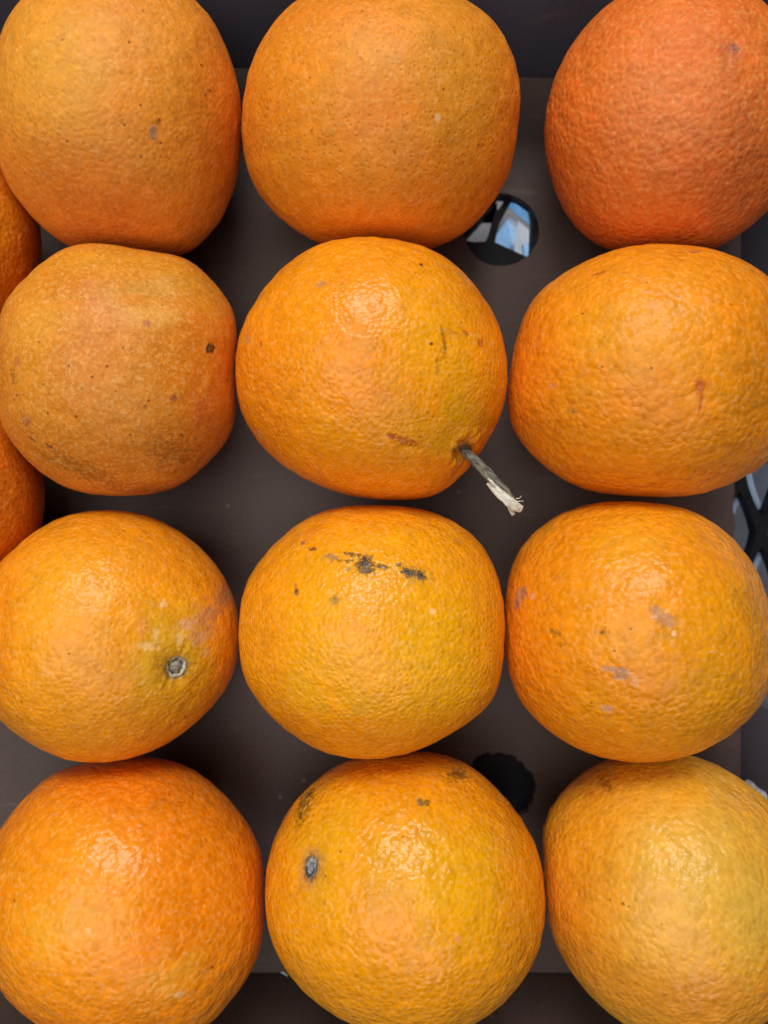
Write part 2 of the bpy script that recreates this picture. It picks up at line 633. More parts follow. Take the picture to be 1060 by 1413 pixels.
def fit_orange(pts, seed, zr=0.97, lift=0.0, lump=1.0):
    pts = np.array(pts, float)
    # centre of the outline (polygon centroid)
    x, y = pts[:, 0], pts[:, 1]
    cr = x * np.roll(y, -1) - np.roll(x, -1) * y
    A = cr.sum() / 2
    c = np.array([((x + np.roll(x, -1)) * cr).sum(), ((y + np.roll(y, -1)) * cr).sum()]) / (6 * A)
    tgt = outline_radii(pts, c)
    rs = np.random.RandomState(seed)
    v = ICO_V.copy()
    lumps = np.zeros(len(v))
    for (k0, k1, n, amp) in ((3, 7, 14, 0.0042), (8, 16, 30, 0.0020), (30, 55, 70, 0.0016)):
        for _ in range(n):
            d = rs.normal(size=3); d /= np.linalg.norm(d)
            lumps += amp * lump / math.sqrt(n) * 1.4 * np.cos(rs.uniform(k0, k1) * (v @ d) + rs.uniform(0, 6.28))
    v = v * (1 + lumps)[:, None]
    R = 0.04
    ctr = np.array([(c[0] - CX) / F * 0.231, (CY - c[1]) / F * 0.231, R])
    shape = v * np.array([R, R, R * zr])
    for it in range(14):
        ctr[2] = -shape[:, 2].min() + lift
        w = shape + ctr
        sil = silhouette(w, c)
        ax = ctr - CAM; ax /= np.linalg.norm(ax)
        if it < 5:
            # move and scale first
            q = tgt - sil
            dx = 2 * (q * np.cos(BINS)).mean(); dy = 2 * (q * np.sin(BINS)).mean()
            k = (H - ctr[2]) / F
            ctr[0] += dx * k; ctr[1] += dy * k
            shape *= tgt.mean() / sil.mean()
        else:
            ratio = smooth_per(tgt / sil, 1)
            t, r = polar(project(w), c)
            cpx = project(ctr[None])[0]
            s = at_angle(t, ratio)
            fade = np.clip(r / np.maximum(at_angle(t, sil), 1), 0, 1) ** 2
            s = 1 + (s - 1) * fade
            al = shape @ ax
            perp = shape - al[:, None] * ax
            shape = perp * s[:, None] + al[:, None] * ax
    ctr[2] = -shape[:, 2].min() + lift
    return ctr, shape


O = {}
O['a1'] = [(25,0),(0,41),(-9,90),(-13,140),(-9,195),(0,234),(27,285),(54,312),(92,340),(150,354),(200,359),(240,356),(262,350),(290,325),(313,293),(326,256),(333,211),(333,156),(326,109),(313,67),(294,27),(272,0),(235,-25),(190,-42),(140,-45),(80,-32)]
O['a2'] = [(408,0),(378,30),(357,64),(342,102),(336,144),(332.5,178),(336,208),(344,242),(357,267),(378,293),(403,314),(437,335),(480,348),(520,353),(560,351),(599,342),(633,327),(667,297),(688,267),(707,229),(712,187),(717,161),(719,119),(711,85),(692,42),(671,17),(645,0),(600,-20),(530,-30),(460,-21)]
O['a3'] = [(846,0),(819,24),(795,54),(771,95),(756,143),(750,183),(753,217),(761,251),(775,289),(799,319),(836,345),(880,356),(940,356),(992,342),(1023,323),(1060,289),(1095,250),(1118,205),(1125,150),(1115,90),(1085,35),(1040,-10),(990,-32),(930,-36),(885,-24)]
O['b1'] = [(92,341),(115,334),(136,333),(160,335),(183,341),(204,346),(231,347),(258,356),(282,376),(302,398),(319,422),(329,446),(328,473),(325,500),(325,527),(328,555),(326,578),(316,605),(295,629),(268,656),(238,675),(204,683),(170,684),(136,683),(102,677),(68,660),(34,633),(10,602),(0,585),(-6,545),(-9,505),(-7,465),(0,429),(20,398),(44,375),(68,354)]
O['b2'] = [(509.5,325),(471,328),(437,338),(403,359),(374,386),(350,420),(331,459),(325,497),(326,531),(333,569),(350,601),(378,633),(412,656),(450,673),(488,686),(526.5,694),(560,696),(594,688),(624,669),(650,643),(667,616),(686,586),(696,556),(701,514),(696,476),(684,437),(662,403),(633,369),(603,348),(573,335),(543,328)]
O['b3'] = [(888,337),(852,344),(816,357),(780,375),(752,394),(734,414),(721,443),(712,471),(705,504),(700,532),(699,561),(707,593),(727,622),(759,651),(795,672),(834,685),(874,688),(913,689),(952.5,685),(988,676),(1021,663),(1060,640),(1080,605),(1092,560),(1096,505),(1092,450),(1080,405),(1060,378),(1038.5,364),(1010,351),(974,340),(931,336.5)]
O['c1'] = [(146,704.5),(177,705.5),(204,712),(238,727.5),(268,748),(289,768),(309,795.5),(323,826),(329.5,857),(329.5,890.6),(326,918),(316,945),(299,969),(272,996),(238,1021),(204,1040),(170,1051),(136,1054),(102,1051),(68,1040),(34,1021),(0,996),(-20,965),(-32,925),(-35,880),(-30,835),(-18,800),(0,773),(27,750),(54,729),(85,714),(115,706.5)]
O['c2'] = [(488,694),(457,701),(422,716),(387,743.5),(360,770.6),(341,801.5),(332,836),(330,871),(331,910),(339,941),(356,968),(380,995),(410.6,1018),(445,1037.5),(480,1046),(515,1047.5),(550,1043),(588.5,1030),(619,1014),(646.5,999),(673.6,975.6),(689,948.5),(694,917.5),(696,879),(696,840),(691,809),(681,778),(662,747),(635,724),(600,707),(561,697),(523,693)]
O['c3'] = [(854,688),(817,694),(780,705),(751,723),(725,747),(707,777),(698,806),(696.5,835.6),(696.5,865),(697.6,898),(701,927.5),(714,961),(736,990),(762,1012),(795,1032),(828,1044.5),(865,1051),(902,1052),(938.6,1047),(975,1034),(1012,1012),(1038,990),(1060,957),(1069,915),(1070,868),(1058,824.5),(1049,795),(1030.6,765.7),(1008.5,740),(979,718),(946,701),(909,692),(880,688)]
O['d1'] = [(107.6,1054),(150,1045),(185,1042),(215,1045),(251,1054),(283,1072),(308,1095),(330,1120),(349.6,1149),(362,1178),(367.5,1206),(367,1235),(369,1264),(364,1300),(351,1332),(333.5,1361),(312,1389),(294,1411),(255,1435),(205,1449),(150,1450),(95,1437),(43,1409),(18,1389),(0,1368),(-17,1330),(-27,1285),(-27,1235),(-18,1185),(0,1145.5),(18,1120),(43,1092),(72,1066.6)]
O['d2'] = [(469,1053),(510,1042),(560,1037),(597,1038),(622,1044),(651,1057),(680,1082),(705,1111),(726,1140),(740.6,1169),(749,1207),(753,1244),(751,1277),(745,1310.6),(730,1340),(709.5,1369),(680,1398),(655.5,1412),(610,1432),(565,1440),(520,1431),(481,1412),(444,1389),(419,1369),(398,1344),(381.5,1315),(369,1281.5),(363,1244),(364,1211),(373,1174),(386,1140),(406,1107),(431,1082)]
O['d3'] = [(829,1051),(860,1041),(905,1037),(950,1041),(993,1056),(1018,1072),(1041,1089),(1060,1104),(1090,1140),(1112,1185),(1122,1240),(1118,1300),(1100,1355),(1065,1405),(1015,1440),(960,1450),(905,1438),(858,1412),(826,1386),(800,1357),(781,1328),(765,1299),(757,1270.6),(753,1242),(750,1210),(746,1177.5),(746,1149),(755,1120),(778,1091),(800,1068.5)]


def circ(cx, cy, rx, ry):
    return [(cx + rx * math.cos(t), cy + ry * math.sin(t)) for t in np.linspace(0, 2 * math.pi, 24, endpoint=False)]


O['l1'] = circ(-112, 340, 170, 166)
O['l2'] = circ(-110, 688, 172, 168)

fits = {}
for si, (k, pts) in enumerate(O.items()):
    zr = {'a1': 0.98, 'b3': 0.95, 'c2': 0.99}.get(k, 0.97)
    fits[k] = list(fit_orange(pts, 100 + si, zr=zr))

# oranges that press on each other flatten a little where they touch
keys = list(fits)
for a in range(len(keys)):
    for b_ in range(a + 1, len(keys)):
        ca, sa = fits[keys[a]]; cb, sb = fits[keys[b_]]
        d = cb - ca; D = np.linalg.norm(d)
        if D > 0.11:
            continue
        n = d / D
        ha, hb = (sa @ n).max(), (sb @ -n).max()
        ov = ha + hb - D
        if ov < -0.0002:
            continue
        la = ha - ov / 2 - 0.0001; lb = hb - ov / 2 - 0.0001
        for key, s, m_, l in ((keys[a], sa, n, la), (keys[b_], sb, -n, lb)):
            h = s @ m_
            k = 0.0012                                     # soft corner
            e = h - l
            new = l - k * np.log1p(np.exp(np.clip(-e / k, -50, 50)))
            hh = np.where(e > -6 * k, new, h)
            fits[key][1] = s + (hh - h)[:, None] * m_


def bvh_of(ctr, shape):
    return BVHTree.FromPolygons([tuple(p) for p in (shape + ctr)], [tuple(f) for f in ICO_F.tolist()])


def hit(bvh, x, y):
    d = (at(x, y, 0.0) - Vector((0, 0, H))).normalized()
    loc, nrm, idx, dist = bvh.ray_cast(Vector((0, 0, H)), d)
    return loc, nrm


def dent(key, x, y, depth, sig, rim=0.0):
    ctr, shape = fits[key]
    loc, n = hit(bvh_of(ctr, shape), x, y)
    p = np.array(loc) - ctr
    r = np.linalg.norm(shape - p, axis=1)
    n = np.array(n)
    g = -depth * np.exp(-(r / sig) ** 2) + rim * np.exp(-((r - 1.7 * sig) / (0.6 * sig)) ** 2)
    fits[key][1] = shape + g[:, None] * n


def creases(key, x, y, amp, r0, width, k, seed):
    """short folds in the peel that run out from a stem end"""
    ctr, shape = fits[key]
    loc, n = hit(bvh_of(ctr, shape), x, y)
    p = np.array(loc) - ctr; n = np.array(n)
    d = shape - p
    t1 = np.cross(n, [0.3, 0.9, 0.2]); t1 /= np.linalg.norm(t1); t2 = np.cross(n, t1)
    th = np.arctan2(d @ t2, d @ t1); r = np.linalg.norm(d, axis=1)
    g = np.exp(-((r - r0) / width) ** 2) * amp * (np.cos(k * th + seed) + 0.6 * np.cos((k + 4) * th + 2.1 * seed))
    fits[key][1] = shape + g[:, None] * n


creases('c1', 242, 919, 0.00016, 0.0045, 0.0022, 11, 1.0)
creases('d2', 430, 1197, 0.00012, 0.0042, 0.0020, 10, 2.0)
creases('b2', 641, 620, 0.00030, 0.0040, 0.0022, 8, 0.5)
dent('c1', 242, 919, 0.0011, 0.0045, 0.0002)
dent('c1', 242, 919, 0.0008, 0.0022)
dent('d2', 430, 1197, 0.0009, 0.0040, 0.0001)
dent('b2', 641, 620, 0.0038, 0.0030, 0.0005)
dent('b2', 652, 628, 0.0022, 0.0030)
dent('b1', 214, 398, 0.0012, 0.0065)
dent('a3', 1013, 66, 0.0004, 0.003)
dent('c2', 503, 780, -0.0003, 0.002)
dent('c2', 572, 791, -0.0003, 0.002)

# colours of skin marks
BLK, BRN, RED, SIL = lin(52, 50, 54), lin(96, 48, 20), lin(176, 78, 22), lin(196, 146, 104)
GRY, DOT = lin(150, 118, 92), lin(70, 30, 12)
# (x, y, rx, ry, angle in degrees, colour, strength, soft, noise amount, noise scale)
def dots(*ps, r=2.1, col=lin(96,40,8), st=0.75):
    return [(x, y, r, r, 0, col, st, 0.6, 0.25, 1400) for (x, y) in ps]


SPEC = {
 'a1': dict(base=lin(240,152,56), dark=lin(234,140,44), rough=0.56, pore=0.30, bump=0.00042, wr=0.7, patches=[
    (70,90,120,130,20,lin(236,164,66),0.75,0.9,0.3,60), (120,285,150,70,-15,lin(234,122,46),0.7,0.9,0.3,60),
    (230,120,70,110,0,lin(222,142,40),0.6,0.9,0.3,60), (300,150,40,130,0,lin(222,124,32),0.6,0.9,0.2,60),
    (211,182,5,9,-20,GRY,0.9,0.5,0.4,900), (218,170,4,4,0,BRN,0.5,0.6,0.5,1200), (216,196,6,5,0,BRN,0.3,0.6,0.6,1200)]
    + dots((194,145),(195,216),(290,125),(283,131),(86,55),(178,58),(172,172),(93,195),(278,90),(198,15),(222,197),(220,165))),
 'a2': dict(base=lin(238,144,36), dark=lin(232,132,26), rough=0.55, pore=0.5, bump=0.00044, wr=0.7, patches=[
    (640,120,90,160,0,lin(214,138,46),0.75,0.9,0.3,60), (420,260,120,70,20,lin(242,146,28),0.6,0.9,0.3,60),
    (505,75,50,40,0,lin(226,150,74),0.5,0.9,0.3,90), (604,162,5,5,0,lin(230,190,140),0.7,0.6,0.3,900)]
    + dots((428,107),(612,123),(500,15),(545,210),(430,180),(660,200))),
 'a3': dict(base=lin(234,120,46), dark=lin(226,108,38), rough=0.58, pore=0.25, bump=0.00062, wr=0.85, gl=520, patches=[
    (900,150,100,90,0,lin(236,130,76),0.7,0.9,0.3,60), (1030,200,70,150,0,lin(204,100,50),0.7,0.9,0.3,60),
    (790,180,40,130,0,lin(230,112,26),0.6,0.9,0.3,60),
    (1006,70,22,15,-20,lin(176,84,56),0.55,0.9,0.4,300), (1014,67,8,7,0,lin(128,78,70),0.75,0.6,0.4,900)]
    + dots((850,195),(1000,140),(785,295),(930,240), st=0.5)),
 'b1': dict(base=lin(222,140,46), dark=lin(214,128,38), rough=0.5, pore=0.65, bump=0.00028, wr=0.5, gl=820, pale=0.45, patches=[
    (250,380,75,45,-20,lin(216,148,36),0.7,0.9,0.3,80), (130,355,110,35,0,lin(222,150,34),0.7,0.9,0.3,80),
    (300,570,45,110,10,lin(230,132,30),0.65,0.9,0.3,60), (60,440,60,40,0,lin(236,164,70),0.5,0.9,0.3,80),
    (208,398,46,26,25,lin(206,154,88),0.7,0.9,0.5,180), (215,430,35,18,15,lin(238,176,104),0.6,0.9,0.5,300),
    (290,480,4.5,9.5,-22,lin(62,34,26),0.98,0.3,0.3,900), (240,549,5.5,6,0,lin(150,84,48),0.85,0.5,0.4,900),
    (203,446,6,6,0,lin(176,100,70),0.7,0.6,0.4,900), (24,499,7,8,0,lin(186,104,52),0.8,0.5,0.5,700),
    (18,520,7,12,10,lin(150,84,20),0.6,0.5,0.7,700), (36,581,10,8,-20,lin(170,92,48),0.9,0.4,0.6,800),
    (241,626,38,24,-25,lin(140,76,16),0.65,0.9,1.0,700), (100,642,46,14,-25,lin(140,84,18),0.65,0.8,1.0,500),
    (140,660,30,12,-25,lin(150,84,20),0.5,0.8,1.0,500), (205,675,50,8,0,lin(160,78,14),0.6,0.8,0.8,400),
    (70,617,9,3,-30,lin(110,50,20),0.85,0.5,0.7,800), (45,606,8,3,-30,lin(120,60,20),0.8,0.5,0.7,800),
    (276,570,16,30,0,lin(210,104,36),0.6,0.9,0.5,200)]
    + dots((138,450),(54,472),(60,530),(127,520),(224,421),(148,505),(170,480),(23,545),(20,551),(66,570),(105,575),(180,600),(250,600),(200,560),(160,540),(95,505),(205,553))),
 'b2': dict(base=lin(248,156,18), dark=lin(244,146,14), rough=0.31, pore=0.35, bump=0.00044, wr=0.7, pale=0.35, patches=[
    (610,470,75,150,8,lin(240,164,24),0.65,0.9,0.3,60), (365,520,60,120,10,lin(244,136,12),0.8,0.9,0.3,60),
    (450,390,90,60,20,lin(248,148,20),0.6,0.9,0.3,60), (635,590,50,45,20,lin(222,166,50),0.75,0.9,0.4,120),
    (570,600,70,50,0,lin(236,164,40),0.5,0.9,0.4,80), (520,650,100,30,0,lin(240,140,10),0.6,0.9,0.3,60),
    (443,392,8,5.5,20,lin(190,130,80),0.8,0.6,0.4,700), (581,365,3.2,3.2,0,lin(60,28,20),0.95,0.5,0.3,900),
    (541,602,5,4,0,lin(172,78,14),0.95,0.4,0.4,900), (557,608,21,5,-17,lin(178,84,12),0.9,0.5,0.8,900),
    (613,474,3,22,8,lin(150,86,16),0.8,0.5,0.7,800), (663,473,6.5,7,0,lin(196,96,18),0.9,0.5,0.4,700),
    (643,460,6,5,0,lin(180,100,24),0.8,0.6,0.6,700), (625,459,8,3,0,lin(176,106,24),0.6,0.6,0.6,700),
    (604,508,3,12,5,lin(160,96,20),0.6,0.6,0.7,800), (595,474,2.4,2.4,0,DOT,0.95,0.5,0.2,900),
    (342,467,5,11,15,lin(206,132,76),0.8,0.6,0.5,700), (357,598,4,9,25,lin(210,150,100),0.8,0.6,0.5,700),
    (362,407,6,9,-30,lin(200,120,40),0.7,0.6,0.5,700), (360,475,2.5,6,0,lin(170,90,20),0.8,0.5,0.5,900),
    (640,621,17,16,0,lin(128,72,34),0.85,0.9,0.4,400), (657,634,16,8,35,lin(170,96,30),0.8,0.9,0.4,300),
    (628,650,4,20,-25,lin(180,104,24),0.7,0.8,0.5,400)]),
 'b3': dict(base=lin(240,148,28), dark=lin(236,138,20), rough=0.42, pore=0.25, bump=0.00060, wr=1.2, gl=440, patches=[
    (880,460,110,80,0,lin(236,156,44),0.7,0.9,0.3,60), (1045,540,50,130,0,lin(206,122,30),0.8,0.9,0.3,60),
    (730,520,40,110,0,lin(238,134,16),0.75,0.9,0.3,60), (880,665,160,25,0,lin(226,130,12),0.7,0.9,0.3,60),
    (966,533,8.5,10,0,lin(186,84,30),0.9,0.5,0.5,700), (967,556,3,15,0,lin(186,88,30),0.85,0.6,0.5,700),
    (957,347,12,5,0,lin(130,80,50),0.7,0.7,0.6,600), (831,376,14,4,15,lin(160,86,20),0.6,0.7,0.8,600),
    (790,567,9,5,-15,lin(180,110,14),0.6,0.7,0.7,600), (762,533,6,5,0,lin(226,150,96),0.6,0.6,0.4,700),
    (740,477,4,4,0,lin(226,150,96),0.6,0.6,0.4,700)]
    + dots((792,568),(899,508),(804,433),(936,409),(893,390),(831,506))),
 'c1': dict(base=lin(246,162,34), dark=lin(242,150,26), rough=0.33, pore=0.35, bump=0.00046, wr=0.8, pale=0.35, patches=[
    (60,850,80,110,0,lin(248,166,40),0.6,0.9,0.3,60), (-5,880,40,140,0,lin(240,132,12),0.8,0.9,0.3,60),
    (160,725,150,24,0,lin(234,142,16),0.7,0.9,0.3,60), (145,920,90,65,25,lin(230,150,60),0.7,0.9,0.3,70),
    (245,905,62,66,0,lin(218,166,48),0.9,0.9,0.4,120), (260,960,50,45,0,lin(220,162,36),0.6,0.9,0.3,80),
    (120,1010,130,45,0,lin(232,146,46),0.6,0.9,0.3,70),
    (285,852,20,24,-35,lin(196,130,76),0.8,0.8,0.9,450), (310,822,12,42,-18,lin(176,126,84),0.8,0.8,0.7,350),
    (258,862,14,9,0,lin(214,162,120),0.7,0.6,0.9,600), (275,880,13,11,0,lin(202,150,112),0.75,0.6,0.9,600),
    (204,891,14,6,-15,lin(236,196,140),0.55,0.6,0.8,600), (215,876,4,10,0,lin(238,200,140),0.55,0.6,0.7,600),
    (248,880,5,12,0,lin(236,206,140),0.6,0.7,0.8,600), (284,900,7,6,0,lin(224,176,120),0.55,0.7,0.8,600),
    (225,834,6,5,0,lin(240,200,140),0.7,0.7,0.8,600), (196,866,8,14,0,lin(230,140,76),0.6,0.8,0.6,400),
    (242,920,21,21,0,lin(130,100,50),0.85,0.8,0.3,500), (242,920,16,16,0,lin(70,60,48),0.9,0.5,0.2,700)]
    + dots((257,990),(30,968),(95,902), st=0.6)),
 'c2': dict(base=lin(248,168,12), dark=lin(246,158,10), rough=0.3, pore=0.3, bump=0.00044, wr=0.7, pale=0.35, patches=[
    (600,880,80,110,0,lin(244,176,16),0.7,0.9,0.3,60), (370,860,40,130,0,lin(246,150,16),0.7,0.9,0.3,60),
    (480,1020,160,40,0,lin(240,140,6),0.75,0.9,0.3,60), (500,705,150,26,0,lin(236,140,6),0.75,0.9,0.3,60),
    (670,880,25,120,0,lin(240,156,8),0.6,0.9,0.3,60),
    (440,955,48,30,-20,lin(244,180,96),0.6,0.9,0.9,350), (415,740,40,10,20,lin(214,120,20),0.5,0.9,0.6,300),
    (504,780,20,19,0,lin(176,130,40),0.6,0.9,0.7,500), (504,780,12,13,0,BLK,0.97,0.5,0.75,1000),
    (573,793,27,13,-10,lin(150,126,40),0.6,0.9,0.6,500), (562,789,9,7,-10,BLK,0.97,0.5,0.6,1000), (580,795,12,6,-12,lin(74,68,66),0.97,0.5,0.7,1000),
    (458,769,11,6,-10,lin(140,112,86),0.85,0.6,0.8,900), (529,783,9,4,-12,BLK,0.85,0.5,0.8,1000),
    (485,764,11,3,0,lin(90,74,40),0.85,0.5,0.9,900), (478,774,11,2.2,0,lin(96,74,30),0.8,0.5,0.9,900),
    (418,750,4,4,0,lin(120,100,80),0.85,0.5,0.4,900), (431,757,7,3,-15,lin(110,60,20),0.8,0.5,0.8,900),
    (550,779,5,4,0,lin(110,90,60),0.85,0.5,0.6,900), (409,817,4,5,0,lin(110,66,36),0.9,0.5,0.4,900), (408,808,3,5,0,lin(170,110,50),0.7,0.5,0.4,900),
    (462,828,7,9,0,lin(132,104,36),0.8,0.9,0.5,600), (480,786,4,4,0,lin(120,110,50),0.7,0.6,0.4,900),
    (597,844,4,5,0,lin(246,200,150),0.7,0.5,0.5,900), (630,746,8,4,-40,lin(180,100,30),0.5,0.6,0.6,700)]),
 'c3': dict(base=lin(242,154,26), dark=lin(238,144,20), rough=0.34, pore=0.25, bump=0.00058, wr=1.1, gl=460, patches=[
    (990,940,90,110,20,lin(216,146,36),0.8,0.9,0.3,60), (740,930,55,100,-15,lin(242,136,8),0.75,0.9,0.3,60),
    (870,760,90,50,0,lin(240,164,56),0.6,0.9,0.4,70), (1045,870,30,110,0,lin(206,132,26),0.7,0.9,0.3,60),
    (850,935,50,22,-10,lin(236,140,60),0.8,0.9,0.5,200),
    (905,842,9,8,0,lin(186,128,84),0.92,0.3,0.6,600), (918,855,17,9,-25,lin(188,128,84),0.92,0.3,0.6,600),
    (719,820,7,12,-25,lin(176,124,92),0.92,0.3,0.6,600), (713,834,6,9,-30,lin(166,112,96),0.85,0.4,0.6,600),
    (851,925,19,6,-14,lin(186,134,100),0.92,0.3,0.6,600), (857,933,10,7,0,lin(186,134,96),0.92,0.3,0.6,600),
    (838,978,10,6,-20,lin(206,148,110),0.85,0.4,0.7,600), (876,939,11,8,-15,lin(236,166,100),0.7,0.7,0.9,600),
    (766,873,9,4,-15,lin(120,76,14),0.6,0.6,1.1,900), (776,889,7,3,0,lin(140,84,14),0.5,0.6,1.1,900),
    (831,873,6,4,0,lin(130,70,14),0.8,0.6,0.9,900), (930,874,4,4,0,lin(240,190,150),0.7,0.5,0.5,900), (735,823,4,4,0,lin(226,160,130),0.7,0.5,0.5,900)]
    + dots((871,868),(816,970),(848,898), st=0.7)),
 'd1': dict(base=lin(246,142,14), dark=lin(242,132,10), rough=0.3, pore=0.25, bump=0.00050, wr=0.95, gl=480, pale=0.35, patches=[
    (80,1220,110,120,0,lin(248,158,56),0.75,0.9,0.3,60), (110,1360,140,80,0,lin(248,152,44),0.7,0.9,0.3,60),
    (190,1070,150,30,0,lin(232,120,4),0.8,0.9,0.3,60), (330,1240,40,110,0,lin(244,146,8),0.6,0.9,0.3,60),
    (235,1340,50,30,-20,lin(250,176,96),0.5,0.9,0.9,350), (60,1290,50,40,0,lin(250,180,100),0.45,0.9,0.9,300),
    (247,1373,8,6,0,lin(246,186,130),0.7,0.6,0.7,700), (122,1285,5,5,0,lin(250,180,120),0.6,0.6,0.4,900)]
    + dots((293,1335),(20,1243), st=0.7)),
 'd2': dict(base=lin(244,162,16), dark=lin(240,152,14), rough=0.27, pore=0.25, bump=0.00050, wr=0.9, gl=520, pale=0.35, patches=[
    (600,1190,110,90,0,lin(232,170,22),0.7,0.9,0.3,60), (430,1310,90,90,20,lin(240,156,44),0.75,0.9,0.3,60),
    (455,1180,70,70,0,lin(230,168,56),0.8,0.9,0.4,100), (490,1215,45,32,-40,lin(232,152,60),0.6,0.9,0.5,140),
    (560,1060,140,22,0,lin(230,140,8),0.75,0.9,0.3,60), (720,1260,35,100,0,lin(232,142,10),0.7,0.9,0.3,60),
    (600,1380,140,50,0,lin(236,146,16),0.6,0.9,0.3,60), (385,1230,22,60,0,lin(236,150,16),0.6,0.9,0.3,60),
    (421,1108,9,28,-22,lin(120,84,12),0.85,0.8,1.0,500), (415,1126,3,6,0,lin(70,50,10),0.9,0.6,0.6,800), (428,1096,5,5,0,lin(70,50,10),0.8,0.6,0.8,800),
    (632,1070,20,5,-8,lin(96,66,10),0.85,0.7,1.0,600), (580,1107,6,5,0,lin(120,96,60),0.9,0.5,0.5,900), (588,1108,6,3,0,lin(110,80,14),0.8,0.5,0.6,900),
    (430,1197,17,25,-10,lin(150,118,84),0.75,0.9,0.4,400), (430,1197,11,18,-10,lin(56,52,56),0.95,0.5,0.2,700),
    (631,1296,4,4,0,lin(230,140,100),0.9,0.5,0.3,900), (403,1236,26,2.5,38,lin(214,134,20),0.6,0.7,0.5,300)]
    + dots((449,1209),(470,1175), st=0.7)),
 'd3': dict(base=lin(236,164,36), dark=lin(232,154,30), rough=0.32, pore=0.3, bump=0.00056, wr=1.0, gl=500, pale=0.3, patches=[
    (960,1190,110,90,0,lin(230,182,76),0.9,0.9,0.3,60), (1040,1250,75,100,0,lin(214,172,70),0.75,0.9,0.3,60),
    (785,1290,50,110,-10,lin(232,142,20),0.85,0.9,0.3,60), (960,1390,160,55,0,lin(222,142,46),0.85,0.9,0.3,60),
    (800,1150,50,60,0,lin(236,158,14),0.7,0.9,0.3,60), (900,1290,70,60,0,lin(232,172,76),0.6,0.9,0.3,60),
    (960,1075,120,25,0,lin(214,160,40),0.6,0.9,0.3,60),
    (836,1082,14,8,-35,lin(150,84,16),0.75,0.7,0.8,500), (815,1096,8,5,-30,lin(200,110,16),0.6,0.7,0.6,500)]
    + dots((868,1251),(860,1247), st=0.7)),
 'l1': dict(base=lin(216,124,20), dark=lin(204,110,12), rough=0.44, pore=0.3, bump=0.00050, wr=1.0, patches=[]),
 'l2': dict(base=lin(214,116,16), dark=lin(202,104,10), rough=0.44, pore=0.3, bump=0.00050, wr=1.0, patches=[]),
}
LABEL = {
 'a1': "pale orange with one small brownish nick, top left corner of the tray",
 'a2': "dull orange above the twig-stemmed orange, left of the upper floor hole",
 'a3': "reddest, wrinkliest orange with a grey-purple spot, top right corner",
 'b1': "matte orange with a greenish dent on top and a dark brown nick at right",
 'b2': "bright orange with a broken grey twig still on its stem end",
 'b3': "wide orange with a small red arrow-shaped mark, at the right beside the twig",
 'c1': "yellowish orange with a round grey stem button and pale scuffs near it",
 'c2': "golden orange with a row of blue-black scabs across its top",
 'c3': "orange with several square pale-brown scuff marks, beside the lattice gap",
 'd1': "clean glossy deep orange without marks, bottom left corner of the tray",
 'd2': "glossy yellow-orange with an oval dark stem scar at left, bottom row middle",
 'd3': "yellowest, greenish-tinged orange in the bottom right corner",
 'l1': "dark orange sliver at the left edge, upper of the two cut off there",
 'l2': "dark orange sliver at the left edge, lower of the two cut off there",
}
def wave_noise(p, rs, k0, k1, n=40):
    """smooth random field, about -1 to 1, wave numbers k0..k1 per metre"""
    out = np.zeros(len(p))
    for _ in range(n):
        d = rs.normal(size=3); d /= np.linalg.norm(d)
        out += np.cos(rs.uniform(k0, k1) * (p @ d) + rs.uniform(0, 6.28))
    return out / math.sqrt(n / 2) * 0.6


def skin_tones(shape, base, dark, zones, seed, blue):
    """ripening zones of the peel, plus painted edge and contact shade, as a colour per vertex"""
    rs = np.random.RandomState(700 + seed)
    big = wave_noise(shape, rs, 80, 260)
    mid = wave_noise(shape, rs, 250, 700)
    fine = wave_noise(shape, rs, 600, 1800, 60)
    f = np.clip(0.5 + 0.55 * big + 0.25 * mid, 0, 1)[:, None]
    col = np.array(base[:3]) * (1 - f) + np.array(dark[:3]) * f
    for (c, r, ang, pc, st, soft, na, ns) in zones:
        d = shape - np.array(c)
        ca, sa_ = math.cos(-ang), math.sin(-ang)
        d = np.stack([d[:, 0] * ca - d[:, 1] * sa_, d[:, 0] * sa_ + d[:, 1] * ca, d[:, 2]], 1) / np.array(r)
        q = np.linalg.norm(d, axis=1) + na * (0.5 * mid + 0.35 * (fine if ns > 150 else big))
        t = np.clip((1 + soft * 0.5 - q) / (1.5 * soft), 0, 1)
        t = (t * t * (3 - 2 * t) * st)[:, None]
        col = col * (1 - t) + np.array(pc[:3]) * t
    col = col * np.array([0.93, 0.895, blue])
    return np.clip(col * (1 + 0.05 * fine + 0.04 * mid)[:, None], 0, 1)


